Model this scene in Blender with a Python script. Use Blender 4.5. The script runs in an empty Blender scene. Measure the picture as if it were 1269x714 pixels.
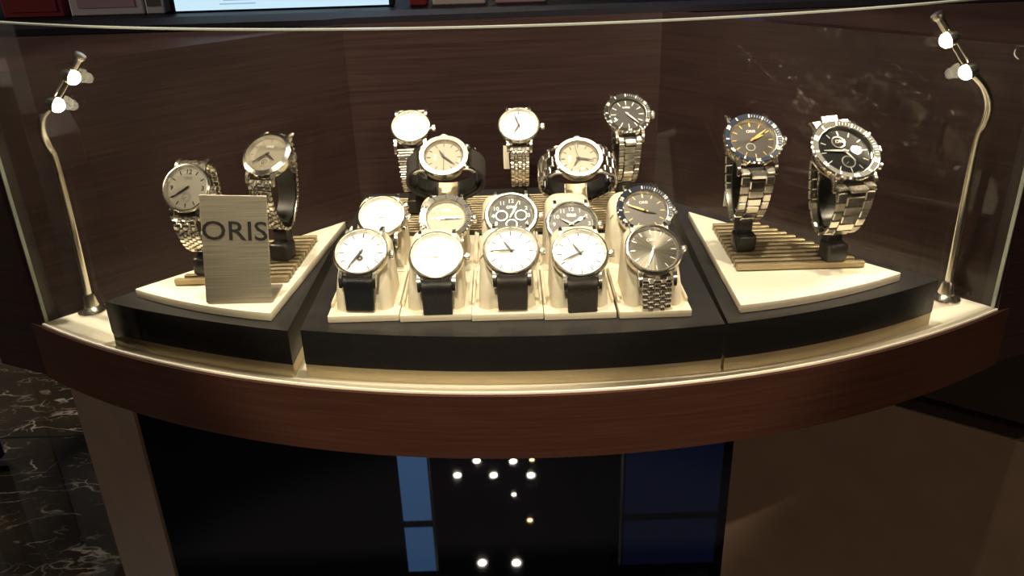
import bpy, bmesh, math, random
from mathutils import Vector, Matrix, Euler
random.seed(7)
PI = math.pi
S = bpy.context.scene
C = S.collection

# ------------------------------------------------------------------ camera
cam = bpy.data.cameras.new('camera'); camo = bpy.data.objects.new('camera', cam); C.objects.link(camo)
cam.sensor_width = 36; cam.lens = 36 * 1035 / 1269; cam.clip_start = .01
_p, _r = math.radians(25), math.radians(-1.8)
_F = Vector((0, math.cos(_p), -math.sin(_p))); _U0 = Vector((0, math.sin(_p), math.cos(_p))); _X0 = Vector((1, 0, 0))
_X = math.cos(_r) * _X0 + math.sin(_r) * _U0
_U = -math.sin(_r) * _X0 + math.cos(_r) * _U0
camo.matrix_world = Matrix(((_X.x, _U.x, -_F.x, 0), (_X.y, _U.y, -_F.y, 0), (_X.z, _U.z, -_F.z, .312), (0, 0, 0, 1)))
S.camera = camo
# ------------------------------------------------------------------ world, exposure
w = bpy.data.worlds.new('world'); S.world = w; w.use_nodes = True
w.node_tree.nodes['Background'].inputs[0].default_value = (.9, .8, .7, 1)
w.node_tree.nodes['Background'].inputs[1].default_value = .02
S.view_settings.view_transform = 'Standard'; S.view_settings.look = 'None'
S.view_settings.gamma = 1; S.view_settings.exposure = 0
LED_W = 1.0          # each display lamp bulb
SPOT_W = 26.0        # halogen in the shop ceiling over the case
ROOM_W = 60.0        # base power for the added shop fill lights

def area(name, loc, size, power, col, target=(0, 0, 0)):
    l = bpy.data.lights.new(name, 'AREA'); l.energy = power; l.color = col; l.shape = 'DISK'; l.size = size
    o = bpy.data.objects.new(name, l); C.objects.link(o); o.location = loc
    o.rotation_euler = (Vector(target) - Vector(loc)).to_track_quat('-Z', 'Y').to_euler()
    return o
def spot(name, loc, target, power, col, ang, blend=.6, rad=.01):
    l = bpy.data.lights.new(name, 'SPOT'); l.energy = power; l.color = col; l.spot_size = math.radians(ang); l.spot_blend = blend; l.shadow_soft_size = rad
    o = bpy.data.objects.new(name, l); C.objects.link(o); o.location = loc
    o.rotation_euler = (Vector(target) - Vector(loc)).to_track_quat('-Z', 'Y').to_euler()
    return o
WARM = (1, .80, .55)
spot('case_spot_light', (-.26, .46, 1.86), (-.10, .60, .05), 100, (1, .87, .68), 38, .35, .02)
spot('case_spot_light', (.26, .50, 1.86), (.10, .60, .05), 100, (1, .87, .68), 38, .35, .02)
spot('case_spot_light', (-.22, -1.1, 1.86), (0, .60, .155), 240, (1, .84, .62), 14, .3, .02)  # added frontal fill to brighten the upright sign plate
spot('added_fill_spot', (1.4, -3.6, 1.5), (.7, .6, -.45), 250, (1, .74, .54), 36, 1, .06)  # fill spot added to light the right side panel
spot('added_fill_spot', (-1.3, -3.6, 1.75), (-.42, .65, -.45), ROOM_W * .12, (1, .74, .54), 20, .9, .10)  # added fill that lifts the left support leg out of the dark
spot('added_fill_spot', (-1.6, 1.9, 1.85), (-1.25, 1.55, -.75), 90, (1, .84, .68), 36, .8, .05)  # narrow spot added to light only the marble at the left
area('added_fill_area', (-4.2, 0.3, 1.8), 1.4, ROOM_W * 1.4, (1, .9, .8), (-4.2, .3, -.75))  # unseen area lamp, added so the far counters show in the right wall

# ------------------------------------------------------------------ materials
MATS = {}
def nt(name):
    m = bpy.data.materials.new(name); m.use_nodes = True; MATS[name] = m
    return m, m.node_tree, m.node_tree.nodes['Principled BSDF']
def ramp(t, stops):
    r = t.nodes.new('ShaderNodeValToRGB'); el = r.color_ramp.elements
    while len(el) < len(stops): el.new(.5)
    for e, (p, c) in zip(el, stops): e.position = p; e.color = (*c, 1)
    return r
def mat(name, col, rough=.5, metal=0, noise=0, nscale=300, bump=0, coat=0, stretch=(1, 1, 1), spec=.5, emit=None, estr=0):
    m, t, b = nt(name)
    b.inputs['Base Color'].default_value = (*col, 1); b.inputs['Roughness'].default_value = rough; b.inputs['Metallic'].default_value = metal
    b.inputs['Coat Weight'].default_value = coat; b.inputs['Coat Roughness'].default_value = .06; b.inputs['Specular IOR Level'].default_value = spec
    if emit: b.inputs['Emission Color'].default_value = (*emit, 1); b.inputs['Emission Strength'].default_value = estr
    if noise or bump:
        tc = t.nodes.new('ShaderNodeTexCoord'); mp = t.nodes.new('ShaderNodeMapping'); mp.inputs['Scale'].default_value = stretch
        n = t.nodes.new('ShaderNodeTexNoise'); n.inputs['Scale'].default_value = nscale; n.inputs['Detail'].default_value = 4
        t.links.new(tc.outputs['Object'], mp.inputs[0]); t.links.new(mp.outputs[0], n.inputs['Vector'])
        if noise:
            r = ramp(t, [(.3, tuple(c * (1 - noise) for c in col)), (.7, tuple(min(1, c * (1 + noise)) for c in col))])
            t.links.new(n.outputs['Fac'], r.inputs[0]); t.links.new(r.outputs[0], b.inputs['Base Color'])
        if bump:
            bp = t.nodes.new('ShaderNodeBump'); bp.inputs['Strength'].default_value = bump; bp.inputs['Distance'].default_value = .0005
            t.links.new(n.outputs['Fac'], bp.inputs['Height']); t.links.new(bp.outputs[0], b.inputs['Normal'])
    return m
mat('steel', (.84, .80, .72), .19, 1)
mat('steel_brushed', (.70, .66, .58), .27, 1, noise=.08, nscale=1500, stretch=(1, .05, 1))
mat('steel_dark', (.30, .28, .25), .25, 1)
mat('titanium', (.42, .39, .34), .34, 1)
mat('gold_trim', (.86, .70, .40), .3, 1)
mat('lamp_metal', (.62, .58, .50), .25, 1, noise=.1, nscale=900, stretch=(1, 1, .03))
mat('black_plastic', (.02, .018, .016), .35)
mat('leather_black', (.018, .017, .018), .45, noise=.3, nscale=900, bump=.5)
mat('leather_croc', (.013, .015, .017), .32, noise=.3, nscale=700, bump=.7)
mat('leather_brown', (.030, .024, .020), .5, noise=.25, nscale=900, bump=.4)
mat('rubber', (.030, .026, .022), .55)
mat('stitch', (.25, .22, .18), .8)
mat('cream_pad', (.70, .63, .48), .62, noise=.04, nscale=250, bump=.15)
mat('cream_tray', (.76, .69, .53), .45, noise=.03, nscale=60)
mat('cream_slab', (.76, .70, .56), .35, noise=.04, nscale=14)
mat('display_white', (.88, .82, .66), .4, noise=.03, nscale=20)
mat('plinth_black', (.020, .018, .018), .38, noise=.15, nscale=200)
mat('plinth_gold', (.62, .52, .33), .42, .55, noise=.06, nscale=600, stretch=(.05, .05, 1))
mat('slat_gold', (.40, .32, .19), .42, .6, noise=.1, nscale=700, stretch=(.05, 1, 1))
mat('slot_dark', (.06, .045, .03), .6)
mat('ledge_black', (.005, .005, .009), .5, spec=.15)
mat('black_glass', (.005, .005, .007), .02)
mat('brown_panel', (.13, .088, .060), .5, noise=.08, nscale=30)
mat('chrome_edge', (.6, .55, .48), .25, 1)
mat('letter_black', (.012, .011, .010), .5)
mat('letter_white', (.85, .83, .78), .5)
mat('letter_grey', (.45, .42, .36), .35, .6)
mat('dial_white', (.93, .92, .88), .35)
mat('dial_silver', (.80, .76, .66), .30, .35)
mat('dial_champagne', (.30, .265, .20), .42, .25, spec=.3)
mat('dial_charcoal', (.050, .046, .040), .5, .1, spec=.3)
mat('dial_black', (.018, .017, .016), .55, spec=.2)
mat('dial_taupe', (.085, .076, .063), .4, .3)
mat('dial_brown', (.050, .042, .035), .4, .2)
mat('dial_sub', (.075, .07, .063), .45, .1, spec=.3)
mat('subdial_ring', (.75, .72, .64), .3, .7)
mat('bezel_blue', (.012, .020, .042), .45, spec=.3)
mat('bezel_black', (.020, .019, .017), .5, spec=.25)
mat('bezel_silver', (.48, .455, .40), .2, 1)
mat('marker_silver', (.85, .82, .74), .2, .8)
mat('marker_dark', (.035, .03, .027), .5)
mat('marker_gold', (.95, .62, .16), .35, .1)
mat('lume', (.85, .85, .78), .5)
mat('hand_dark', (.035, .03, .026), .45)
mat('tag_cream', (.86, .80, .64), .5)
mat('amber_plastic', (.75, .68, .55), .2)
mat('acrylic', (.80, .74, .62), .25)
mat('lacquer_dark', (.02, .014, .012), .3)
mat('room_wall', (.10, .075, .06), .7, noise=.05, nscale=3)
mat('room_ceiling', (.16, .14, .12), .8)
mat('box_white', (.80, .74, .74), .5)
mat('box_pink', (.62, .42, .48), .5)
mat('box_red', (.30, .03, .03), .45)
mat('box_black', (.02, .02, .025), .4)
mat('icon_red', (.70, .04, .06), .4)
mat('screen', (.1, .15, .2), .2, emit=(.62, .86, 1.0), estr=.95)
mat('screen_text', (.1, .15, .2), .3, emit=(.42, .62, .85), estr=.75)
mat('screen_dark', (.01, .01, .02), .3)
mat('lit_blue', (.02, .05, .12), .2, emit=(.16, .36, .75), estr=2.4)
mat('lit_navy', (.02, .03, .10), .2, emit=(.05, .09, .28), estr=.45)
mat('bulb_lens', (1, .9, .7), .2, emit=(1, .86, .58), estr=45)
mat('downlight_lens', (1, .9, .8), .2, emit=(1, .88, .70), estr=160)
mat('downlight_lens_warm', (1, .8, .6), .2, emit=(1, .62, .30), estr=50)
mat('counter_white', (.75, .70, .64), .5)
# sunburst grey dial: brushed rays round the centre
def sunburst(name, c1, c2):
    m, t, b = nt(name)
    tc = t.nodes.new('ShaderNodeTexCoord'); g = t.nodes.new('ShaderNodeTexGradient'); g.gradient_type = 'RADIAL'
    n = t.nodes.new('ShaderNodeTexNoise'); n.noise_dimensions = '1D'; n.inputs['Scale'].default_value = 60; n.inputs['Detail'].default_value = 3
    t.links.new(tc.outputs['Object'], g.inputs[0]); t.links.new(g.outputs['Fac'], n.inputs['W'])
    r = ramp(t, [(.3, c1), (.7, c2)]); t.links.new(n.outputs['Fac'], r.inputs[0]); t.links.new(r.outputs[0], b.inputs['Base Color'])
    b.inputs['Metallic'].default_value = .85; b.inputs['Roughness'].default_value = .36; b.inputs['Anisotropic'].default_value = .8
    tn = t.nodes.new('ShaderNodeTangent'); tn.direction_type = 'RADIAL'; tn.axis = 'Z'; t.links.new(tn.outputs[0], b.inputs['Tangent'])
sunburst('dial_sun', (.085, .076, .058), (.14, .125, .095))
# dark veneer with fine horizontal grain under lacquer
def wood(name, dark, light, coat, rough=.42):
    m, t, b = nt(name); b.inputs['Specular IOR Level'].default_value = .16
    tc = t.nodes.new('ShaderNodeTexCoord'); mp = t.nodes.new('ShaderNodeMapping'); mp.inputs['Scale'].default_value = (6, 6, 260)
    n = t.nodes.new('ShaderNodeTexNoise'); n.inputs['Scale'].default_value = 1.6; n.inputs['Detail'].default_value = 7; n.inputs['Roughness'].default_value = .65
    t.links.new(tc.outputs['Object'], mp.inputs[0]); t.links.new(mp.outputs[0], n.inputs['Vector'])
    r = ramp(t, [(.28, dark), (.72, light)]); t.links.new(n.outputs['Fac'], r.inputs[0]); t.links.new(r.outputs[0], b.inputs['Base Color'])
    b.inputs['Roughness'].default_value = rough; b.inputs['Coat Weight'].default_value = coat; b.inputs['Coat Roughness'].default_value = .04
wood('veneer', (.0135, .0066, .0062), (.034, .0182, .0172), .0)
wood('veneer_gloss', (.0135, .0066, .0062), (.030, .0160, .0150), .45)
wood('veneer_apron', (.032, .0125, .0080), (.056, .0225, .0148), .0, .5)
# black marble with pale veins
def marble():
    m, t, b = nt('black_marble')
    tc = t.nodes.new('ShaderNodeTexCoord')
    mp = t.nodes.new('ShaderNodeMapping'); mp.inputs['Rotation'].default_value = (0, 0, .5); mp.inputs['Scale'].default_value = (1, 2.2, 1)
    nd = t.nodes.new('ShaderNodeTexNoise'); nd.inputs['Scale'].default_value = 4; nd.inputs['Detail'].default_value = 6
    mx = t.nodes.new('ShaderNodeMixRGB'); mx.blend_type = 'ADD'; mx.inputs[0].default_value = .45
    v = t.nodes.new('ShaderNodeTexVoronoi'); v.feature = 'DISTANCE_TO_EDGE'; v.inputs['Scale'].default_value = 6.5
    msk = t.nodes.new('ShaderNodeTexNoise'); msk.inputs['Scale'].default_value = 7; msk.inputs['Detail'].default_value = 3
    t.links.new(tc.outputs['Object'], mp.inputs[0]); t.links.new(mp.outputs[0], nd.inputs['Vector']); t.links.new(mp.outputs[0], mx.inputs[1]); t.links.new(nd.outputs['Color'], mx.inputs[2])
    t.links.new(mx.outputs[0], v.inputs['Vector']); t.links.new(mp.outputs[0], msk.inputs['Vector'])
    r = ramp(t, [(0, (1, 1, 1)), (.035, (0, 0, 0))]); t.links.new(v.outputs['Distance'], r.inputs[0])
    r2 = ramp(t, [(.48, (0, 0, 0)), (.62, (1, 1, 1))]); t.links.new(msk.outputs['Fac'], r2.inputs[0])
    mu = t.nodes.new('ShaderNodeMath'); mu.operation = 'MULTIPLY'; t.links.new(r.outputs[0], mu.inputs[0]); t.links.new(r2.outputs[0], mu.inputs[1])
    n3 = t.nodes.new('ShaderNodeTexNoise'); n3.inputs['Scale'].default_value = 2.5; n3.inputs['Detail'].default_value = 5
    t.links.new(tc.outputs['Object'], n3.inputs['Vector'])
    r3 = ramp(t, [(.35, (.014, .011, .010)), (.7, (.062, .048, .028))]); t.links.new(n3.outputs['Fac'], r3.inputs[0])
    v2 = t.nodes.new('ShaderNodeTexVoronoi'); v2.feature = 'DISTANCE_TO_EDGE'; v2.inputs['Scale'].default_value = 13
    t.links.new(mx.outputs[0], v2.inputs['Vector'])
    rb = ramp(t, [(0, (.55, .55, .55)), (.03, (0, 0, 0))]); t.links.new(v2.outputs['Distance'], rb.inputs[0])
    m2 = t.nodes.new('ShaderNodeTexNoise'); m2.inputs['Scale'].default_value = 11; t.links.new(mp.outputs[0], m2.inputs['Vector'])
    rc_ = ramp(t, [(.50, (0, 0, 0)), (.66, (1, 1, 1))]); t.links.new(m2.outputs['Fac'], rc_.inputs[0])
    mu2 = t.nodes.new('ShaderNodeMath'); mu2.operation = 'MULTIPLY'; t.links.new(rb.outputs[0], mu2.inputs[0]); t.links.new(rc_.outputs[0], mu2.inputs[1])
    ad = t.nodes.new('ShaderNodeMath'); ad.operation = 'MAXIMUM'; t.links.new(mu.outputs[0], ad.inputs[0]); t.links.new(mu2.outputs[0], ad.inputs[1]); mu = ad
    fm = t.nodes.new('ShaderNodeMixRGB'); fm.inputs[2].default_value = (.40, .34, .26, 1)
    t.links.new(mu.outputs[0], fm.inputs[0]); t.links.new(r3.outputs[0], fm.inputs[1]); t.links.new(fm.outputs[0], b.inputs['Base Color'])
    b.inputs['Roughness'].default_value = .035
marble()
def brushed():
    m, t, b = nt('brushed_plate')
    tc = t.nodes.new('ShaderNodeTexCoord'); mp = t.nodes.new('ShaderNodeMapping'); mp.inputs['Scale'].default_value = (8, 1, 900)
    n = t.nodes.new('ShaderNodeTexNoise'); n.inputs['Scale'].default_value = 2; n.inputs['Detail'].default_value = 5
    t.links.new(tc.outputs['Object'], mp.inputs[0]); t.links.new(mp.outputs[0], n.inputs['Vector'])
    r = ramp(t, [(.3, (.33, .30, .23)), (.7, (.58, .53, .41))]); t.links.new(n.outputs['Fac'], r.inputs[0]); t.links.new(r.outputs[0], b.inputs['Base Color'])
    b.inputs['Metallic'].default_value = .75; b.inputs['Roughness'].default_value = .42
    bp = t.nodes.new('ShaderNodeBump'); bp.inputs['Strength'].default_value = .4; bp.inputs['Distance'].default_value = .0002
    t.links.new(n.outputs['Fac'], bp.inputs['Height']); t.links.new(bp.outputs[0], b.inputs['Normal'])
brushed()
def glass(name, ior, tint=(1, 1, 1), rough=0.0):
    m = bpy.data.materials.new(name); m.use_nodes = True; MATS[name] = m; t = m.node_tree; t.nodes.clear()
    o = t.nodes.new('ShaderNodeOutputMaterial'); mx = t.nodes.new('ShaderNodeMixShader'); f = t.nodes.new('ShaderNodeFresnel'); f.inputs[0].default_value = ior
    tr = t.nodes.new('ShaderNodeBsdfTransparent'); tr.inputs[0].default_value = (*tint, 1); g = t.nodes.new('ShaderNodeBsdfGlossy'); g.inputs['Roughness'].default_value = rough
    t.links.new(f.outputs[0], mx.inputs[0]); t.links.new(tr.outputs[0], mx.inputs[1]); t.links.new(g.outputs[0], mx.inputs[2]); t.links.new(mx.outputs[0], o.inputs[0])
glass('pane_glass', 1.30, (.97, .98, .97))
glass('crystal_glass', 1.45)
mat('glass_edge', (.55, .60, .52), .25, .3)

# ------------------------------------------------------------------ helpers
def mesh_from(bm, name, m, smooth=True, ang=35):
    me = bpy.data.meshes.new(name)
    bmesh.ops.recalc_face_normals(bm, faces=bm.faces[:])
    if smooth:
        for f in bm.faces: f.smooth = True
        for e in bm.edges:
            if len(e.link_faces) == 2 and e.calc_face_angle(0) > math.radians(ang): e.smooth = False
    bm.to_mesh(me); bm.free()
    me.materials.append(MATS[m] if isinstance(m, str) else m)
    return me
def obj(name, me, parent=None, loc=None, rot=None, kind=None, label=None):
    o = bpy.data.objects.new(name, me); C.objects.link(o)
    if parent: o.parent = parent
    if loc is not None: o.location = loc
    if rot is not None: o.rotation_euler = rot
    if kind: o['kind'] = kind
    if label: o['label'] = label
    return o
def part(name, bm, m, parent, smooth=True, **k):
    return obj(name, mesh_from(bm, name, m, smooth), parent, **k)
def thing(name, label, cat, loc=(0, 0, 0), rot=(0, 0, 0), group=None):
    o = bpy.data.objects.new(name, None); C.objects.link(o); o.location = loc; o.rotation_euler = rot
    o.empty_display_size = .02
    o['label'] = label; o['category'] = cat
    if group: o['group'] = group
    return o
def B(): return bmesh.new()
def box(bm, c, s, rot=None, bev=0, seg=2):
    r = bmesh.ops.create_cube(bm, size=1)
    vs = r['verts']
    M = Matrix.Translation(Vector(c)) @ (rot.to_4x4() if rot else Matrix()) @ Matrix.Diagonal((*s, 1))
    bmesh.ops.transform(bm, matrix=M, verts=vs)
    if bev:
        es = list({e for v in vs for e in v.link_edges})
        bmesh.ops.bevel(bm, geom=es, offset=bev, segments=seg, affect='EDGES', profile=.5)
    return bm
def lathe(bm, prof, seg=64, M=None, teeth=None):
    """prof: list of (r,z); r==0 closes. teeth=(index set, n, depth) scallops the radius"""
    rings = []
    for k, (r, z) in enumerate(prof):
        if r < 1e-7: rings.append([bm.verts.new((0, 0, z))]); continue
        ring = []
        for i in range(seg):
            a = 2 * PI * i / seg; rr = r
            if teeth and k in teeth[0]: rr = r - teeth[2] * (.5 - .5 * math.cos(a * teeth[1])) ** 1.5
            ring.append(bm.verts.new((rr * math.cos(a), rr * math.sin(a), z)))
        rings.append(ring)
    for a, b in zip(rings, rings[1:]):
        n = max(len(a), len(b))
        for i in range(n):
            j = (i + 1) % n
            if len(a) == 1: bm.faces.new((a[0], b[i], b[j]))
            elif len(b) == 1: bm.faces.new((a[i], a[j], b[0]))
            else: bm.faces.new((a[i], a[j], b[j], b[i]))
    if M: bmesh.ops.transform(bm, matrix=M, verts=[v for r in rings for v in r])
    return bm
def ring(bm, ri, ro, z0, z1, seg=64, M=None):
    return lathe(bm, [(ri, z0), (ro, z0), (ro, z1), (ri, z1), (ri, z0)], seg, M)
def prism(bm, poly, z0, z1):
    a = [bm.verts.new((x, y, z0)) for x, y in poly]; b = [bm.verts.new((x, y, z1)) for x, y in poly]
    bm.faces.new(a[::-1]); bm.faces.new(b); n = len(a)
    for i in range(n): j = (i + 1) % n; bm.faces.new((a[i], a[j], b[j], b[i]))
    return bm
def bevel_h(bm, off, seg=2):
    es = [e for e in bm.edges if len(e.link_faces) == 2 and e.calc_face_angle(0) > .6]
    bmesh.ops.bevel(bm, geom=es, offset=off, segments=seg, affect='EDGES', profile=.5); return bm
def spline(pts, n=8, closed=False):
    P = [Vector(p) for p in pts]; out = []; L = len(P)
    rng = range(L if closed else L - 1)
    for i in rng:
        g = (lambda k: P[k % L]) if closed else (lambda k: P[min(max(k, 0), L - 1)])
        a, b, c, d = g(i - 1), g(i), g(i + 1), g(i + 2)
        for j in range(n):
            t = j / n
            out.append(.5 * ((2 * b) + (c - a) * t + (2 * a - 5 * b + 4 * c - d) * t * t + (3 * b - 3 * c + d - a) * t ** 3))
    if not closed: out.append(P[-1])
    return out
def tube(bm, pts, r, seg=12, cap=True):
    P = [Vector(p) for p in pts]; rs = r if isinstance(r, (list, tuple)) else [r] * len(P)
    up = None; rings = []
    for i, p in enumerate(P):
        t = (P[min(i + 1, len(P) - 1)] - P[max(i - 1, 0)]).normalized()
        if up is None: up = t.orthogonal().normalized()
        up = (up - t * up.dot(t)).normalized(); s = t.cross(up)
        rings.append([bm.verts.new(p + rs[i] * (math.cos(2 * PI * k / seg) * up + math.sin(2 * PI * k / seg) * s)) for k in range(seg)])
    for a, b in zip(rings, rings[1:]):
        for k in range(seg): j = (k + 1) % seg; bm.faces.new((a[k], a[j], b[j], b[k]))
    if cap: bm.faces.new(rings[0][::-1]); bm.faces.new(rings[-1])
    return bm
def text_mesh(s, size, m, depth=0.0001, offset=0, xs=1.0, name='lettering'):
    cu = bpy.data.curves.new('txt', 'FONT'); cu.body = s; cu.size = size; cu.extrude = depth; cu.offset = offset
    cu.align_x = 'CENTER'; cu.align_y = 'CENTER'; cu.resolution_u = 3
    o = bpy.data.objects.new('txt', cu); C.objects.link(o)
    dg = bpy.context.evaluated_depsgraph_get(); dg.update()
    me = bpy.data.meshes.new_from_object(o.evaluated_get(dg)); bpy.data.objects.remove(o)
    me.name = name
    for v in me.vertices: v.co.x *= xs
    me.materials.clear(); me.materials.append(MATS[m])
    return me
def add_mesh(bm, me, M):
    n = len(bm.verts); bm.from_mesh(me); bm.verts.ensure_lookup_table()
    bmesh.ops.transform(bm, matrix=M, verts=bm.verts[n:])
T3 = Matrix.Translation
def RZ(a): return Matrix.Rotation(a, 4, 'Z')

# ------------------------------------------------------------------ the room
def struct(name, bm, m, smooth=False):
    o = part(name, bm, m, None, smooth); o['kind'] = 'structure'; return o
ZF, ZC = -.75, 1.90
bm = B(); box(bm, (0, 1.5, ZF - .08), (13, 13, .1)); fl = struct('floor', bm, 'slot_dark')
# polished marble slabs with open joints, laid where the picture shows them
tx, ty = 1.8, 1.24
ti = 0
tile_me = {}
for i in range(-5, 6):
    for j in range(-3, 9):
        if ti >= 132: break
        if (0, 0) not in tile_me:
            b_ = B(); box(b_, (0, 0, 0), (tx - .003, ty - .003, .03), bev=.0015, seg=1); tile_me[(0, 0)] = mesh_from(b_, 'marble_tile', 'black_marble', False)
        o = obj('marble_tile', tile_me[(0, 0)], fl, (i * tx + .38, 1.568 + (j - .5) * ty, ZF - .015)); ti += 1
bm = B(); box(bm, (0, 1.5, ZC + .05), (13, 13, .1)); struct('ceiling', bm, 'room_ceiling')
bm = B(); box(bm, (0, 7.5, .57), (13, .1, 2.7)); struct('wall_back', bm, 'room_wall')
bm = B(); box(bm, (0, -4.5, .57), (13, .1, 2.7)); struct('wall_front', bm, 'room_wall')
bm = B(); box(bm, (-6.5, 1.5, .57), (.1, 12, 2.7)); struct('wall_left', bm, 'room_wall')
bm = B(); box(bm, (6.5, 1.5, .57), (.1, 12, 2.7)); struct('wall_right', bm, 'room_wall')

# ------------------------------------------------------------------ display case
def circ3(a, b, c):
    (x1, y1), (x2, y2), (x3, y3) = a, b, c
    d = 2 * (x1 * (y2 - y3) + x2 * (y3 - y1) + x3 * (y1 - y2))
    ux = ((x1**2 + y1**2) * (y2 - y3) + (x2**2 + y2**2) * (y3 - y1) + (x3**2 + y3**2) * (y1 - y2)) / d
    uy = ((x1**2 + y1**2) * (x3 - x2) + (x2**2 + y2**2) * (x1 - x3) + (x3**2 + y3**2) * (x2 - x1)) / d
    return ux, uy, math.hypot(x1 - ux, y1 - uy)
FL, FC, FR = (-.395, .6275), (0, .4965), (.3925, .600)
cx, cy, R0 = circ3(FL, FC, FR)
def arc(r, x0, x1, n=32):
    out = []
    for i in range(n + 1):
        x = x0 + (x1 - x0) * i / n
        out.append((x, cy - math.sqrt(max(r * r - (x - cx) ** 2, 0))))
    return out
KL, KR = (-.158, .850), (.158, .866)      # inside corners of the back walls
case = thing('display_case', 'curved glass-fronted display case in dark veneer with an L-shaped pair of back walls', 'display case', (0, .6, ZF))
oc = Vector((0, .6, ZF))
def cpart(name, bm, m, smooth=True, parent=None, **k):
    bmesh.ops.translate(bm, verts=bm.verts[:], vec=-oc)
    return part(name, bm, m, parent or case, smooth, **k)
front = arc(R0, FL[0], FR[0])
bm = B(); prism(bm, front + [KR, KL], -.012, 0.0); bevel_h(bm, .0012, 1)
cpart('display_floor', bm, 'display_white')
bm = B()
fo = arc(R0 + .003, FL[0] - .012, FR[0] + .012, 48); fi = arc(R0 - .018, FL[0] + .005, FR[0] - .005, 48)
prism(bm, fo + fi[::-1], -.054, -.0015); bevel_h(bm, .0015, 1)
cpart('apron', bm, 'veneer_apron')
bm = B(); prism(bm, [(-.40, .64)] + fi[2:-2] + [(.40, .612), (.2, .80), (-.2, .83)], -.052, -.0125)
cpart('underside_board', bm, 'lacquer_dark', False)
ZT = .205
def wallpanel(a, b, name, m_='veneer'):
    a, b = Vector(a), Vector(b); d = (b - a).normalized(); n = Vector((-d.y, d.x))
    if n.y < 0: n = -n
    bm = B(); prism(bm, [a, b, b + n * .018, a + n * .018], -.052, ZT); bevel_h(bm, .0006, 1)
    cpart(name, bm, m_, False)
wallpanel(FL, KL, 'back_panel'); wallpanel((KL[0] - .004, KL[1]), (KR[0] + .004, KR[1]), 'back_panel'); wallpanel(KR, FR, 'back_panel', 'veneer_gloss')
bm = B(); prism(bm, [(-.396, .6275), (-.458, .655), (-.62, .886), (-.17, .886), (-.176, .857)], -.052, ZT - .001); bevel_h(bm, .004, 2)
cpart('end_cabinet', bm, 'veneer')
bm = B(); prism(bm, [(.3935, .600), (.452, .622), (.62, .886), (.17, .886), (.176, .873)], -.052, ZT - .001); bevel_h(bm, .004, 2)
cpart('end_cabinet', bm, 'veneer')
bm = B(); prism(bm, [(-.62, .843), (-.17, .843), (-.158, .851), (.158, .867), (.30, .868), (.62, .872), (.62, .905), (-.62, .905)], ZT, ZT + .006); bevel_h(bm, .001, 2)
cpart('black_ledge', bm, 'ledge_black')
# glass front: 5 mm pane following the arc
gp = thing('glass_pane', 'tall curved clear glass pane closing the front of the display case', 'glass pane', (0, .5, 0))
def gpart(name, bm, m, **k):
    bmesh.ops.translate(bm, verts=bm.verts[:], vec=(0, -.5, 0)); return part(name, bm, m, gp, True, **k)
GZ = .245
go, gi = arc(R0 - .0015, FL[0] + .003, FR[0] - .003, 64), arc(R0 - .0055, FL[0] + .003, FR[0] - .003, 64)
bm = B()
for L in (go, gi):
    a = [bm.verts.new((x, y, .0005)) for x, y in L]; b = [bm.verts.new((x, y, GZ)) for x, y in L]
    for i in range(len(L) - 1): bm.faces.new((a[i], a[i + 1], b[i + 1], b[i]))
gpart('glass_sheet', bm, 'pane_glass')
bm = B(); prism(bm, go + gi[::-1], GZ - .0001, GZ + .0009); gpart('polished_top_edge', bm, 'glass_edge')
for k in (0, -1):
    bm = B(); a, b = Vector(go[k]), Vector(gi[k]); d = (Vector(go[1 if k == 0 else -2]) - a).normalized() * .0012
    prism(bm, [a, b, b + d, a + d], .0005, GZ); gpart('polished_side_edge', bm, 'glass_edge')
# legs / base panels under the case
def slab_vert(name, pts, thick, z0, z1, m, parent=None):
    a, b = Vector(pts[0]), Vector(pts[1]); d = (b - a).normalized(); n = Vector((-d.y, d.x))
    if n.y < 0: n = -n
    bm = B(); prism(bm, [a, b, b + n * thick, a + n * thick], z0, z1); bevel_h(bm, .001, 1)
    return cpart(name, bm, m, False)
slab_vert('support_leg', ((-.432, .70), (-.340, .63)), .003, ZF, -.053, 'brown_panel')
bm = B()
rp = spline([(.245, .778, 0), (.357, .698, 0), (.465, .62, 0), (.60, .52, 0), (.72, .40, 0)], 6)
poly = [(p.x, p.y) for p in rp] + [(p.x + .02, p.y + .025) for p in rp][::-1]
prism(bm, poly, ZF, -.150); cpart('side_panel', bm, 'brown_panel', False)
bm = B(); prism(bm, poly, -.150, -.1485); cpart('metal_edge', bm, 'chrome_edge', False)
bm = B(); prism(bm, [(.26, .80), (.37, .72), (.48, .64), (.62, .54), (.75, .42), (1.0, .60), (.6, 1.0), (.3, .95)], -.145, -.056); cpart('upper_cabinet', bm, 'lacquer_dark', False)

bm = B(); prism(bm, [(-.45, .80), (-.64, 1.12), (-.92, 1.65), (-1.20, 2.20), (1.4, 2.20), (.9, 1.10), (.55, .80)], ZF + .0005, ZF + .012); cpart('base_plate', bm, 'black_glass', False)
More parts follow.
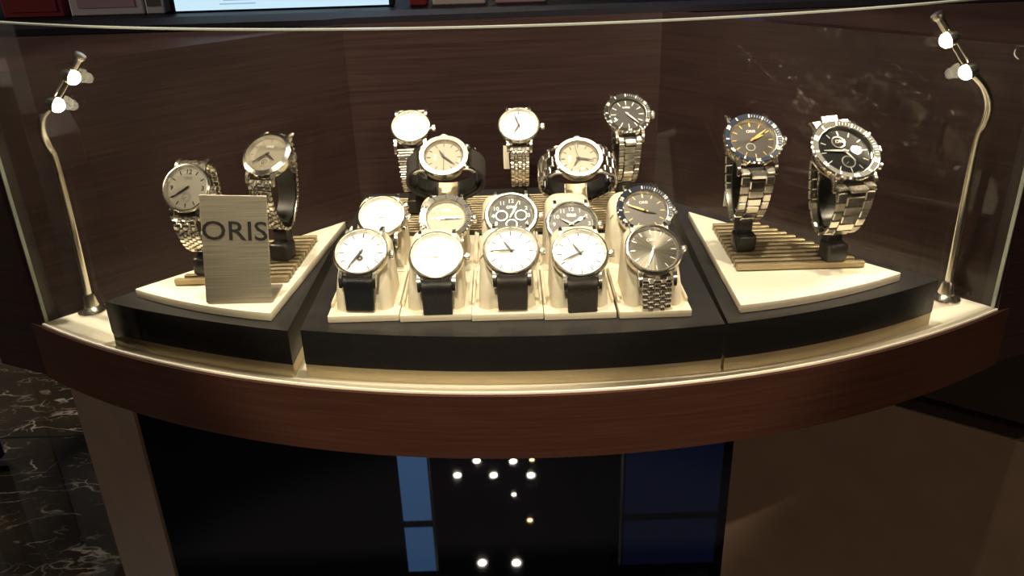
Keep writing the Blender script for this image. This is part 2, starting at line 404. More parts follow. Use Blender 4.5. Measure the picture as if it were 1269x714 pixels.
# ------------------------------------------------------------------ plinths
def plinth(name, label, poly, inner):
    t = thing(name, label, 'plinth', (poly[0][0], poly[0][1], 0))
    o = Vector((-poly[0][0], -poly[0][1], 0))
    for nm, pl, z0, z1, m in (('gold_base', inner, 0.0002, .0105, 'plinth_gold'), ('shadow_groove', inner, .0105, .0118, 'slot_dark'), ('black_top', poly, .0118, .039, 'plinth_black')):
        bm = B(); prism(bm, pl, z0, z1); bevel_h(bm, .0006 if nm != 'shadow_groove' else .0001, 1)
        bmesh.ops.translate(bm, verts=bm.verts[:], vec=o); part(nm, bm, m, t, False)
    return t
def circ_pts(a, m, b, x0, x1, n=20):
    ux, uy, r = circ3(a, m, b); s = -1
    return [(x0 + (x1 - x0) * i / n, uy - math.sqrt(r * r - (x0 + (x1 - x0) * i / n - ux) ** 2)) for i in range(n + 1)]
RP = R0 - .018
Lf = circ_pts((-.315, .584), (-.236, .550), (-.160, .5255), -.315, -.160)
plinth('left_plinth', 'small wedge-shaped black plinth with gold base at the left of the case', Lf + [(-.155, .75)], [(x, y + .001) for x, y in Lf] + [(-.156, .74)])
Cf = circ_pts((-.151, .526), (0, .5065), (.1475, .515), -.151, .1475)
plinth('centre_plinth', 'widest black plinth with gold base, in the middle under the ten cushion trays', Cf + [(.150, .835), (-.148, .825)], [(x, y + .001) for x, y in Cf] + [(.149, .83), (-.147, .82)])
Rf = circ_pts((.150, .5155), (.236, .537), (.3255, .576), .150, .3255)
plinth('right_plinth', 'wedge-shaped black plinth with gold base at the right of the case', Rf + [(.158, .775)], [(x, y + .001) for x, y in Rf] + [(.159, .77)])
# cream slabs
def slab(name, label, poly):
    t = thing(name, label, 'display slab', (poly[0][0], poly[0][1], .0392))
    bm = B(); prism(bm, poly, 0, .0068); bmesh.ops.translate(bm, verts=bm.verts[:], vec=(-poly[0][0], -poly[0][1], 0)); bevel_h(bm, .0008, 2)
    part('slab', bm, 'cream_slab', t, True); return t
sl = circ_pts((-.2925, .5907), (-.236, .561), (-.1748, .5407), -.2925, -.1748)
slab('stone_slab', 'cream triangular slab lying on the left plinth under the sign', sl + [(-.1521, .7284)])
sr = circ_pts((.1619, .530), (.232, .5475), (.296, .576), .1619, .296)
slab('stone_slab', 'cream triangular slab lying on the right plinth under two dive watches', sr + [(.1647, .7255)])
# slotted risers made of gold slats
def slots(label, rows, base_z, pitch_h=.005):
    y0 = rows[0][2]; t = thing('slatted_riser', label, 'slatted riser', ((rows[0][0] + rows[0][1]) / 2, y0, base_z)); o = t.location
    xs0, xs1, ys0, ys1 = min(r[0] for r in rows), max(r[1] for r in rows), rows[0][2], rows[-1][2]
    bm = B(); prism(bm, [(rows[0][0] + .001 - o.x, 0.001), (rows[0][1] - .001 - o.x, 0.001), (rows[-1][1] - .001 - o.x, ys1 - ys0), (rows[-1][0] + .001 - o.x, ys1 - ys0)], .0002, .0012); part('backing', bm, 'slot_dark', t, False)
    d = (rows[1][2] - rows[0][2])
    for (x0, x1, y) in rows:
        bm = B(); box(bm, (0, 0, .0031), (x1 - x0, d * .50, .0048), bev=.0004, seg=1)
        part('slat', bm, 'slat_gold', t, False, loc=((x0 + x1) / 2 - o.x, y - y0 + d * .3, 0))
    return t
n = 12
slots('triangular gold slatted riser on the right slab under two dive watches', [(.1735 + .0002 * i, .2722 - (.2722 - .2165) * i / (n - 1), .5865 + (.674 - .5865) * i / (n - 1)) for i in range(n)], .0461)
slots('triangular gold slatted riser on the left slab behind the sign', [(-.262 + (.262 - .203) * i / (n - 1), -.1735 + .0005 * i, .5925 + (.676 - .5925) * i / (n - 1)) for i in range(n)], .0461)
slots('wide gold slatted riser across the middle behind the cushion trays', [(-.120, .122, .700 + .0065 * i) for i in range(15)], .0391)

# ------------------------------------------------------------------ sign
sg = thing('brand_sign', 'brushed champagne metal sign plate with black capitals ORIS', 'sign', (-.2023, .5586, .0462), (0, 0, math.radians(-1)))
sg['label'] = 'brushed champagne metal sign plate with large black capitals, standing on left slab'
lean = Matrix.Rotation(math.radians(-12), 4, 'X') @ Matrix.Rotation(math.radians(2.5), 4, 'Y')
bm = B(); box(bm, (0, 0, .040), (.0485, .0016, .080), bev=.0003, seg=1); bmesh.ops.transform(bm, matrix=lean, verts=bm.verts[:]); part('plate', bm, 'brushed_plate', sg)
bm = B(); box(bm, (.001, .0145, .0008), (.0485, .029, .0016), bev=.0003, seg=1); part('foot', bm, 'brushed_plate', sg)
tm = text_mesh('ORIS', .0198, 'letter_black', .0002, .00012, 1.0)
xs = [v.co.x for v in tm.vertices]; k_ = .0475 / (max(xs) - min(xs)); xm = (max(xs) + min(xs)) / 2
for v in tm.vertices: v.co.x = (v.co.x - xm) * k_
bm = B(); add_mesh(bm, tm, lean @ T3((0, -.00095, .0535)) @ Matrix.Rotation(PI / 2, 4, 'X')); part('lettering', bm, 'letter_black', sg, False, label='black capital letters')

# ------------------------------------------------------------------ lamps
def lamp(label, base, pole, cap, inward):
    t = thing('display_lamp', label, 'lamp', base); b0 = Vector(base)
    bm = B(); lathe(bm, [(0, 0), (.0112, 0), (.0115, .0012), (.0105, .0032), (.0068, .006), (.0056, .014), (.0048, .0165), (0, .0165)], 40); part('base', bm, 'lamp_metal', t)
    P = [Vector(p) - b0 for p in pole]
    pts = spline(P, 8); bm = B(); tube(bm, pts, .0033, 14); part('pole', bm, 'lamp_metal', t)
    q0, q1 = P[-1], Vector(cap) - b0; d = (q1 - q0)
    # twin rails between the two bulbs, then the end cap
    side = Vector((0, 1, 0)).cross(d).normalized() * .0019
    for s in (-1, 1): bm = B(); tube(bm, [q0 + side * s, q0 + d * .78 + side * s], .0008, 8); part('rail', bm, 'lamp_metal', t)
    a = d.normalized()
    bm = B(); tube(bm, [q0 + d * .76, q0 + d * .97], .0029, 14); part('arm_tip', bm, 'lamp_metal', t)
    bm = B(); r = d.to_track_quat('Z', 'Y').to_matrix().to_4x4(); lathe(bm, [(0, -.001), (.0042, -.001), (.0048, .0006), (.0042, .0022), (0, .0026)], 24, T3(q0 + d) @ r); part('end_cap', bm, 'lamp_metal', t)
    aim = (Vector((0, .60, .06)) - Vector(pole[-1])).normalized()
    for f in (0.0, .60):
        c = q0 + d * f; rq = aim.to_track_quat('Z', 'Y').to_matrix().to_4x4()
        bm = B(); lathe(bm, [(0, -.0045), (.0036, -.0045), (.0052, -.001), (.0056, .002), (.0048, .002), (.0044, .0004), (0, .0004)], 24, T3(c) @ rq); h = part('bulb_housing', bm, 'lamp_metal', t)
        bm = B(); lathe(bm, [(0, .0078), (.0028, .0072), (.0047, .0054), (.0054, .0030), (.0050, .0010)], 24, T3(c) @ rq); part('bulb', bm, 'bulb_lens', h)
        sp = spot('lamp_bulb_light', b0 + c + aim * .008, b0 + c + aim * .02, LED_W, (1, .82, .56), 165, .5, .004)
    return t
lamp('slim bent metal display lamp with two bulbs at the left end of the case', (-.3615, .648, .0002),
     [(-.3615, .648, .014), (-.3585, .646, .07), (-.3553, .642, .135), (-.3552, .637, .150), (-.3525, .630, .1625), (-.3440, .621, .1755), (-.3310, .615, .1855)], (-.3040, .615, .2180), 1)
lamp('slim bent metal display lamp with two bulbs at the right end of the case', (.3593, .6200, .0002),
     [(.3593, .620, .014), (.3575, .618, .06), (.3540, .613, .135), (.3545, .609, .152), (.3520, .604, .1655), (.3430, .599, .1800), (.3290, .596, .1925)], (.2990, .596, .2300), -1)

# ------------------------------------------------------------------ cushion trays
def tray_mesh():
    bm = B(); box(bm, (0, .0385, .0028), (.0513, .0765, .0055), bev=.0007, seg=2); a = mesh_from(bm, 'tray_base', 'cream_tray')
    bm = B(); box(bm, (0, .045, .0072), (.0018, .062, .0036), bev=.0006, seg=1)
    r = mesh_from(bm, 'tray_rim', 'cream_tray')
    prof = [(.0085, .0055), (.0090, .012), (.0103, .019), (.0130, .0255), (.0180, .0322), (.026, .0390), (.036, .0465), (.043, .0512), (.0475, .0525), (.0515, .050), (.0535, .043), (.0540, .025), (.0542, .0055)]
    P = spline([(0, y, z) for y, z in prof], 4)
    bm = B(); N = 24; cols = []
    for i in range(N + 1):
        u = -1 + 2 * i / N
        wz = 1 - .16 * abs(u) ** 5
        col = []
        for p in P:
            zf = (p.z - .0055) / .047
            hw = .0205 - .0022 * zf
            x = u * hw
            dy = .0035 * abs(u) ** 4
            gr = -.0016 * max(0, 1 - (u / .52) ** 4) if .1 < zf and p.y < .030 else 0   # shallow channel for the strap
            fl_ = .0022 * math.sin(min(1, max(0, (abs(u) - .5) / .5)) * PI) * (1 - zf)
            y = p.y + (dy if p.y < .03 else -dy * .6) - gr - fl_
            col.append(bm.verts.new((x, y, .0055 + (p.z - .0055) * wz)))
        cols.append(col)
    for a_, b_ in zip(cols, cols[1:]):
        for k in range(len(P) - 1): bm.faces.new((a_[k], a_[k + 1], b_[k + 1], b_[k]))
        bm.faces.new((a_[-1], a_[0], b_[0], b_[-1]))
    bm.faces.new(cols[0]); bm.faces.new(cols[-1][::-1])
    c = mesh_from(bm, 'cushion', 'cream_pad', True, 60)
    bm = B()
    for s in (-1, 1): tube(bm, [(s * .0165, .0040, .008), (s * .0166, .0055, .019), (s * .0168, .0090, .0262)], .00022, 6)
    return a, r, c
TB, TR, TCU = tray_mesh()
cols_x = [-.1072, -.0552, -.0038, .0480, .1012]
row1_y = [.5345, .5322, .5300, .5282, .5270]
names1 = ['leftmost tray of the front row, black croc-strap watch on it', 'second tray from left in front row, under the blown-out white watch', 'middle tray of the front row', 'fourth tray from left in the front row', 'rightmost tray of the front row, bracelet watch on it']
names2 = ['leftmost tray of the rear row', 'second tray from left in the rear row', 'middle tray of the rear row', 'fourth tray from left in the rear row', 'rightmost tray of the rear row']
for r_, nn in ((0, names1), (1, names2)):
    for k in range(5):
        xx = cols_x[k] * (1 if r_ == 0 else .985); yy = row1_y[k] + r_ * .0775
        t = thing('watch_tray', 'cream cushioned watch tray, ' + nn[k], 'watch tray', (xx, yy, .0392), (0, 0, 0), 'cream cushion trays on the centre plinth')
        obj('tray_base', TB, t); obj('tray_rim', TR, t, (-.0244, 0, 0)); obj('tray_rim', TR, t, (.0244, 0, 0)); obj('cushion', TCU, t)

# ------------------------------------------------------------------ watches
mm = .001
def hang_loop(R, e, w_=.036, drop=.060):
    """closed band path of a hanging watch, local (y toward 12, z outwards); e = dial normal elevation"""
    s, c = math.sin(e), math.cos(e)
    def loc(h, v): return (0, h * s + v * c, -h * c + v * s)   # world horizontal-back / vertical -> local
    A = (0, -(R + 2.0 * mm), -2.5 * mm); Z = (0, (R + 2.0 * mm), -2.5 * mm)
    h0 = -R * s
    pts = [A, loc(h0 - .0035, -.022), loc(h0 - .001, -drop * .62), loc(h0 + .006, -drop * .87), loc(h0 + .017, -drop), loc(h0 + .027, -drop * .93), loc(h0 + .036, -drop * .70), loc(h0 + .040, -drop * .38), loc(h0 + .041, -drop * .10), loc(h0 + .038, .008), Z]
    return pts
def ring_loop(R, w_=.0335, depth=.050):
    A = (0, -(R + 1.5 * mm), -2.0 * mm); Z = (0, R + 1.5 * mm, -2.0 * mm)
    pts = [A, (0, -w_ * .92, -.010), (0, -w_, -.022), (0, -w_ * .90, -.034), (0, -w_ * .6, -.044), (0, -w_ * .25, -depth), (0, w_ * .25, -depth), (0, w_ * .6, -.044), (0, w_ * .90, -.034), (0, w_, -.022), (0, w_ * .92, -.010), Z]
    return pts
def strip(bm, pts, width, th, seg_cap=True, taper=None, bulge=.0):
    """band with rounded-rectangle section swept along pts in the local YZ plane"""
    P = [Vector(p) for p in pts]; rings = []
    for i, p in enumerate(P):
        t = (P[min(i + 1, len(P) - 1)] - P[max(i - 1, 0)]).normalized(); n = Vector((1, 0, 0)).cross(t).normalized()
        wd = width * (taper(i / (len(P) - 1)) if taper else 1) / 2; h = th / 2
        sec = [(-wd, -h * .5), (-wd * .93, -h), (wd * .93, -h), (wd, -h * .5), (wd, h * .5), (wd * .93, h), (0, h + bulge), (-wd * .93, h), (-wd, h * .5)]
        rings.append([bm.verts.new(p + Vector((x, 0, 0)) + n * z) for x, z in sec])
    for a, b in zip(rings, rings[1:]):
        m_ = len(a)
        for k in range(m_): j = (k + 1) % m_; bm.faces.new((a[k], a[j], b[j], b[k]))
    bm.faces.new(rings[0][::-1]); bm.faces.new(rings[-1])
    return bm
def walk(pts, step, start=0.0):
    """points and tangents every `step` along a polyline"""
    P = [Vector(p) for p in pts]; out = []; d = start; acc = 0
    for a, b in zip(P, P[1:]):
        L = (b - a).length
        while d <= acc + L:
            out.append((a.lerp(b, (d - acc) / L), (b - a).normalized())); d += step
        acc += L
    return out
LINKS = {}
def link_mesh(w_, l_, h_, m):
    k = (round(w_, 5), round(l_, 5), round(h_, 5), m)
    if k not in LINKS:
        bm = B(); box(bm, (0, 0, 0), (w_, l_, h_), bev=min(w_, l_, h_) * .22, seg=1); LINKS[k] = mesh_from(bm, 'link', m)
    return LINKS[k]

def make_watch(name, label, pos, elev, az, spin=0, R=20, dial='dial_white', bezel='smooth', insert=None, markers='baton', mcol='marker_dark', hands=(10, 9), hcol='hand_dark',
               band='leather_black', mode='tray', lugw=22, sub=None, second=None, crown=True, pushers=False, ringw=.11, date=False, logo='letter_grey', case_m='steel', group=None, numerals=None, band_links=None, gold_hand=None, opening=None, big=None, drop=.060, tag=None, tip=False):
    """pos world, elev/az of the dial normal (deg), spin about the normal"""
    e, a = math.radians(elev), math.radians(az)
    n = Vector((math.sin(a) * math.cos(e), -math.cos(a) * math.cos(e), math.sin(e)))
    u = Vector((-math.sin(a) * math.sin(e), math.cos(a) * math.sin(e), math.cos(e)))
    x = u.cross(n)
    M = Matrix(((x.x, u.x, n.x, 0), (x.y, u.y, n.y, 0), (x.z, u.z, n.z, 0), (0, 0, 0, 1))) @ RZ(math.radians(spin))
    t = thing(name, label, 'watch', pos, M.to_euler(), group)
    R = R * mm; rd = R * (1 - ringw); zt = 4.2 * mm
    # case with lugs
    bm = B(); lathe(bm, [(0, -6.0 * mm), (R * .84, -6.0 * mm), (R * .94, -4.9 * mm), (R * .98, -2.6 * mm), (R * .985, 1.2 * mm), (R * .95, 2.2 * mm), (rd, 2.2 * mm), (rd, 1.0 * mm), (0, 1.0 * mm)], 72)
    part('case', bm, case_m, t)
    lw = lugw * mm / 2 + 1.3 * mm
    for sx in (-1, 1):
        for sy in (-1, 1):
            pts = spline([(sx * lw * 1.04, sy * R * .72, .2 * mm), (sx * lw, sy * R * .98, -.2 * mm), (sx * lw * .98, sy * (R + 3.4 * mm), -3.2 * mm), (sx * lw * .97, sy * (R + 4.6 * mm), -5.2 * mm)], 5)
            bm = B(); strip(bm, [(0, p.y, p.z) for p in pts], 2.6 * mm, 3.2 * mm, taper=lambda q: 1.15 - .4 * q)
            # strip builds about x=0: shift the new verts out
            bm.verts.ensure_lookup_table()
            nv = 9 * len(pts)
            for v in bm.verts[-nv:]: v.co.x += sx * lw
            part('lug', bm, case_m, t)
    # bezel
    bm = B()
    if bezel == 'diver':
        lathe(bm, [(rd * .99, 1.5 * mm), (R * 1.02, 1.5 * mm), (R * 1.045, 2.2 * mm), (R * 1.045, 4.0 * mm), (R * .99, 4.7 * mm), (rd + .2 * mm, 3.9 * mm), (rd * .985, 3.3 * mm), (rd * .99, 1.5 * mm)], 216, None, ({2, 3}, 36, .7 * mm))
    elif bezel == 'fluted':
        lathe(bm, [(rd, 1.5 * mm), (R, 1.6 * mm), (R * 1.0, 2.6 * mm), (rd + .6 * mm, 4.2 * mm), (rd, 3.6 * mm), (rd, 1.5 * mm)], 216, None, ({3}, 72, .5 * mm))
    elif bezel == 'bolt':
        lathe(bm, [(rd, 1.2 * mm), (R * 1.03, 1.4 * mm), (R * 1.04, 3.2 * mm), (R * .98, 4.6 * mm), (rd + .6 * mm, 4.6 * mm), (rd, 3.6 * mm), (rd, 1.2 * mm)], 144, None, ({1, 2}, 12, 1.0 * mm))
    else:
        lathe(bm, [(rd, 1.5 * mm), (R * .985, 1.6 * mm), (R, 2.3 * mm), (R * .985, 3.3 * mm), (R * .95, 4.2 * mm), (rd + .25 * mm, 4.4 * mm), (rd, 3.6 * mm), (rd, 1.5 * mm)], 96)
    bz = part('bezel', bm, case_m if bezel != 'bolt' else 'bezel_silver', t)
    if insert:
        r0, r1 = rd + .5 * mm, R * .985
        bm = B(); lathe(bm, [(r0, 4.05 * mm), (r1, 4.75 * mm), (r1, 4.95 * mm), (r0, 4.25 * mm), (r0, 4.05 * mm)], 96); part('bezel_insert', bm, insert, bz)
        bm = B(); rm = (r0 + r1) / 2; hgt = (r1 - r0)
        slope = Matrix.Rotation(math.atan2(.7 * mm, hgt), 4, 'X')
        for k in range(60):
            an = -2 * PI * k / 60; L = None
            num = {10: '10', 20: '20', 30: '30', 40: '40', 50: '50'}.get(k)
            Mk = RZ(an) @ T3((0, rm, 4.72 * mm)) @ slope
            if num: add_mesh(bm, text_cache(num, hgt * 1.12, 'lume'), Mk)
            elif k % 5 == 0: box(bm, Mk.translation, (hgt * .3, hgt * .7, .12 * mm), (RZ(an) @ slope).to_3x3())
            elif k < 20 or k % 5 == 0:
                if not any(abs(k - q) < 2 for q in (10, 20)): box(bm, Mk.translation, (.22 * mm, hgt * .5, .12 * mm), (RZ(an) @ slope).to_3x3())
        if insert != 'bezel_silver': part('bezel_numerals', bm, 'lume', bz, False, kind='stuff')
        else: part('bezel_numerals', bm, 'marker_dark', bz, False, kind='stuff')
    # dial
    bm = B(); lathe(bm, [(0, 1.2 * mm), (rd, 1.2 * mm), (rd, .8 * mm), (0, .8 * mm)], 64); dl = part('dial', bm, dial, t)
    bm = B(); lathe(bm, [(rd * .93, 1.2 * mm), (rd * .995, 3.4 * mm), (rd, 1.2 * mm)], 72); part('rehaut', bm, 'marker_silver' if dial not in ('dial_charcoal', 'dial_black') or bezel == 'smooth' else 'dial_sub', dl)
    zd = 1.3 * mm
    bm = B()
    skip = set()
    if date: skip.add(3)
    if opening: skip.add(6)
    for h in range(12):
        if h in skip: continue
        an = -2 * PI * h / 12
        if markers == 'dot':
            if h == 0: lathe(bm, [(0, .3 * mm), (1.0 * mm, .2 * mm), (1.0 * mm, 0)], 3, RZ(an) @ T3((0, rd * .76, zd)) @ RZ(-PI / 2))
            elif h % 3 == 0: box(bm, (RZ(an) @ Vector((0, rd * .72, zd))), (1.3 * mm, 3.2 * mm, .3 * mm), RZ(an).to_3x3())
            else: lathe(bm, [(0, .3 * mm), (.95 * mm, .25 * mm), (.95 * mm, 0)], 14, RZ(an) @ T3((0, rd * .76, zd)))
        elif markers == 'wedge':
            L = rd * .26; v = [Vector((-.5 * mm, rd * .88, zd)), Vector((.5 * mm, rd * .88, zd)), Vector((.25 * mm, rd * .88 - L, zd)), Vector((-.25 * mm, rd * .88 - L, zd))]
            vs = [bm.verts.new(RZ(an) @ q) for q in v]; vt = [bm.verts.new(RZ(an) @ (q + Vector((0, 0, .35 * mm)))) for q in v]
            bm.faces.new(vt)
            for k in range(4): j = (k + 1) % 4; bm.faces.new((vs[k], vs[j], vt[j], vt[k]))
        elif markers == 'numeral3':
            if h in (0, 3, 9): add_mesh(bm, text_cache({0: '12', 3: '3', 9: '9'}[h], rd * .30, mcol), T3((0, 0, zd + .1 * mm)) @ T3(RZ(an) @ Vector((0, rd * .74, 0))))
            else: box(bm, (RZ(an) @ Vector((0, rd * .78, zd))), (.75 * mm, rd * .18, .3 * mm), RZ(an).to_3x3())
        elif markers == 'numeral':
            if not (opening and h == 6): add_mesh(bm, text_cache(str(12 if h == 0 else h), rd * .27, mcol), T3((0, 0, zd + .1 * mm)) @ T3(RZ(an) @ Vector((0, rd * .76, 0))))
        else:
            box(bm, (RZ(an) @ Vector((0, rd * .80, zd))), (.62 * mm * (1.7 if h == 0 else 1), rd * .19, .3 * mm), RZ(an).to_3x3())
    part('hour_markers', bm, mcol, dl, False, kind='stuff')
    bm = B()
    for k in range(60):
        an = -2 * PI * k / 60; box(bm, (RZ(an) @ Vector((0, rd * .915, zd - .02 * mm))), (.16 * mm, rd * .035, .08 * mm), RZ(an).to_3x3())
    part('minute_track', bm, 'marker_dark' if dial in ('dial_white', 'dial_silver', 'dial_champagne') else 'letter_grey', dl, False, kind='stuff')
    if logo:
        bm = B(); add_mesh(bm, text_cache('ORIS', rd * .19, logo), T3((0, rd * .45, zd + .05 * mm))); part('dial_lettering', bm, logo, dl, False, kind='stuff')
    if date:
        bm = B(); box(bm, (rd * .76, 0, zd), (rd * .2, rd * .16, .1 * mm)); part('date_window', bm, 'letter_white' if dial != 'dial_white' else 'letter_grey', dl, False)
    for sx_, sy_, sr_ in (sub or ()):
        bm = B(); ring(bm, rd * sr_ * .84, rd * sr_, 0, .35 * mm, 40, T3((rd * sx_, rd * sy_, zd - .05 * mm))); sr1 = part('subdial_ring', bm, 'subdial_ring', dl)
        bm = B()
        for k in range(12): an = k * PI / 6; box(bm, T3((rd * sx_, rd * sy_, zd + .05 * mm)) @ RZ(an) @ Vector((0, rd * sr_ * .68, 0)), (.18 * mm, rd * sr_ * .2, .1 * mm), RZ(an).to_3x3())
        an = 2.2 + sx_ * 3; box(bm, T3((rd * sx_, rd * sy_, zd + .25 * mm)) @ RZ(an) @ Vector((0, rd * sr_ * .35, 0)), (.35 * mm, rd * sr_ * .8, .12 * mm), RZ(an).to_3x3())
        part('subdial_hand', bm, 'marker_silver' if dial in ('dial_black', 'dial_charcoal', 'dial_brown', 'dial_taupe') else 'hand_dark', sr1, False)
    if opening:
        bm = B(); ring(bm, 0.0005, rd * .13, 0, .2 * mm, 32, T3((0, -rd * .26, zd))); part('moon_window', bm, 'hand_dark', dl)
    # hands
    def hand(nm, frac, L, w0, w1, z, m, tail=.18):
        bm = B(); vs = []
        sh = [(-w0 / 2, -L * tail), (w0 / 2, -L * tail), (w1 / 2, L * .45), (w0 * .18, L), (-w0 * .18, L), (-w1 / 2, L * .45)]
        a_ = [bm.verts.new((p, q, z)) for p, q in sh]; b_ = [bm.verts.new((p, q, z + .28 * mm)) for p, q in sh]
        bm.faces.new(b_); bm.faces.new(a_[::-1])
        for k in range(6): j = (k + 1) % 6; bm.faces.new((a_[k], a_[j], b_[j], b_[k]))
        bmesh.ops.transform(bm, matrix=RZ(-2 * PI * frac), verts=bm.verts[:]); return part(nm, bm, m, t, False)
    hh, mh = hands
    hand('hour_hand', hh / 12, rd * .52, 1.3 * mm, 1.7 * mm, 2.0 * mm, hcol)
    hand('minute_hand', mh / 60, rd * .80, 1.1 * mm, 1.5 * mm, 2.4 * mm, gold_hand or hcol)
    if second is not None: hand('seconds_hand', second / 60, rd * .86, .4 * mm, .35 * mm, 2.8 * mm, hcol, .3)
    bm = B(); lathe(bm, [(0, 3.3 * mm), (.9 * mm, 3.1 * mm), (.9 * mm, 1.3 * mm)], 16); part('hand_cap', bm, hcol, t)
    bm = B(); rc = rd + .15 * mm; N = 5
    lathe(bm, [(rc, 3.5 * mm)] + [(rc * math.cos(k / N * PI / 2), (4.25 + .75 * math.sin(k / N * PI / 2)) * mm) for k in range(N)] + [(0, 5.0 * mm)], 64)
    part('crystal', bm, 'crystal_glass', t)
    # crown and pushers
    if crown:
        Mx = Matrix.Rotation(PI / 2, 4, 'Y')
        bm = B(); cr = (3.6 if bezel in ('diver', 'bolt') else 3.0) * mm
        lathe(bm, [(0, -1.0 * mm), (1.4 * mm, -1 * mm), (1.4 * mm, .8 * mm), (cr * .92, .9 * mm), (cr, 1.3 * mm), (cr, 3.6 * mm), (cr * .9, 4.1 * mm), (0, 4.3 * mm)], 60, T3((R * .985, 0, -.6 * mm)) @ Mx, ({4, 5}, 20, .35 * mm))
        part('crown', bm, case_m, t)
    if pushers:
        for s in (-1, 1):
            an = s * .52; bm = B(); Mx = RZ(an) @ T3((R * .96, 0, -.4 * mm)) @ Matrix.Rotation(PI / 2, 4, 'Y')
            lathe(bm, [(0, 0), (1.5 * mm, 0), (1.5 * mm, 2.2 * mm), (2.6 * mm, 2.3 * mm), (2.7 * mm, 4.6 * mm), (0, 4.8 * mm)], 24, Mx); part('pusher', bm, case_m, t)
    # band
    BW = lugw * mm
    if mode == 'tray':
        s, c = math.sin(e), math.cos(e)
        def lc(h, v): return (0, h * s + v * c, -h * c + v * s)
        h0, v0 = -R * s, -R * c
        ft = spline([(0, -(R - 2.5 * mm), -2.6 * mm), lc(h0 + .6 * mm, v0 - 3.5 * mm), lc(h0 + .5 * mm, v0 - 9 * mm), lc(h0 - .3 * mm, v0 - 16 * mm), lc(h0 - 1.2 * mm, -.0368)], 8)
        h1, v1 = R * s, R * c
        bk = spline([(0, R - 2.0 * mm, -4 * mm), lc(h1 + 2 * mm, v1 - 7.0 * mm), lc(h1 + 10 * mm, v1 - 6.5 * mm), lc(h1 + 17.0 * mm, v1 - 9 * mm), lc(h1 + 20.5 * mm, v1 - 16 * mm), lc(h1 + 21 * mm, v1 - 32 * mm)], 8)
        segs = [('front_strap', ft), ('rear_strap', bk)]
    elif mode == 'hang':
        full = spline(hang_loop(R, e, drop=drop), 8); segs = [('strap', full)]
    else:
        full = spline(ring_loop(R, .0335), 8); segs = [('strap', full)]
    if band.startswith('leather') or band == 'rubber':
        for nm, P in segs:
            bm = B(); strip(bm, P, BW, 3.0 * mm, taper=lambda q: 1.06 - .12 * q if mode == 'tray' else 1, bulge=.25 * mm); st = part(nm, bm, band, t)
            if band == 'leather_croc':
                bm = B()
                for (p, tg) in walk(P, 4.6 * mm, 3 * mm):
                    nn_ = Vector((1, 0, 0)).cross(tg).normalized()
                    if mode == 'tray' and nn_.z < 0 and nn_.y > 0: pass
                    f = Matrix((Vector((1, 0, 0)), tg, nn_)).transposed()
                    for q in (-1, 1): box(bm, p + nn_ * -1.55 * mm * (-1) * .9, (BW * .80, 3.9 * mm, .9 * mm), f, .35 * mm, 1); break
                part('strap_scales', bm, band, st, kind='stuff')
            elif band.startswith('leather'):
                bm = B()
                for (p, tg) in walk(P, 1.3 * mm, 4 * mm):
                    nn_ = Vector((1, 0, 0)).cross(tg).normalized(); f = Matrix((Vector((1, 0, 0)), tg, nn_)).transposed()
                    for q in (-1, 1): box(bm, p + Vector((q * BW * .38, 0, 0)) + nn_ * 1.55 * mm, (.25 * mm, .8 * mm, .25 * mm), f)
                part('stitching', bm, band, st, False, kind='stuff')
    else:
        pat, lp, lm = band_links
        bp = thing_part('bracelet', t)
        fine = BW / len(pat) < 4.6 * mm or mode == 'tray' or pat == 'bars'
        bmf = B()
        for nm, P in segs:
            step = lp * mm
            if fine: bk_ = B(); strip(bk_, P, BW * (.90 if mode == 'tray' else .80), 1.5 * mm); part('link_backing', bk_, 'steel_dark', bp)
            rows = walk(P, step, 1.5 * mm if mode != 'tray' else 3.5 * mm)
            for i, (p, tg) in enumerate(rows):
                nn_ = Vector((1, 0, 0)).cross(tg).normalized()
                f = Matrix((Vector((1, 0, 0)), tg, nn_)).transposed()
                q = i / max(1, len(rows) - 1); wtap = 1 - (.06 if mode == 'tray' else .14) * (q if mode == 'tray' else 1 - abs(2 * q - 1))
                if pat == 'bars':
                    box(bmf, p, (BW * wtap, step * .42, 2.6 * mm), f, .45 * mm, 1); box(bmf, p + tg * step * .5, (BW * wtap * .9, step * .40, 2.0 * mm), f, .3 * mm, 1); continue
                tot = sum(pat); x0 = -BW * wtap / 2
                for k, wd in enumerate(pat):
                    ww = BW * wtap * wd / tot; xc = x0 + ww / 2; x0 += ww
                    off = step * .5 if k % 2 else 0
                    if fine: box(bmf, p + tg * off + Vector((xc, 0, 0)), (ww * .94, step * .88, 2.8 * mm), f, .55 * mm, 1)
                    else:
                        wq = round(wd * BW / tot * (round(wtap * 12) / 12) * .95, 5)
                        o = obj('link', link_mesh(wq, step * .90, 3.2 * mm if k % 2 else 2.8 * mm, 'steel' if (k % 2 and lm == 'steel') else ('steel_brushed' if lm == 'steel' else lm)), bp)
                        o.location = p + tg * off + Vector((xc, 0, 0)); o.rotation_euler = f.to_euler()
        if fine: part('links', bmf, lm, bp, kind='stuff')
        else: bmf.free()
        if mode == 'hang':     # folding clasp at the bottom rear of the loop
            i0 = int(len(P) * .55); cp, cq = P[i0 - 5], P[i0 + 5]; tg = (cq - cp).normalized(); nn_ = Vector((1, 0, 0)).cross(tg).normalized(); f = Matrix((Vector((1, 0, 0)), tg, nn_)).transposed()
            bm = B(); box(bm, P[i0] + nn_ * 1.2 * mm, (BW * .86, 20 * mm, 1.8 * mm), f, .5 * mm, 2); part('clasp', bm, lm, bp)
    if tip:
        for s in (-1, 1): bm = B(); box(bm, (s * (BW / 2 + .9 * mm), -(R + 3.8 * mm), -5.2 * mm), (2.2 * mm, 2.6 * mm, 2.4 * mm), None, .5 * mm, 2); part('lug_screw', bm, 'steel', t)
    return t, M, e
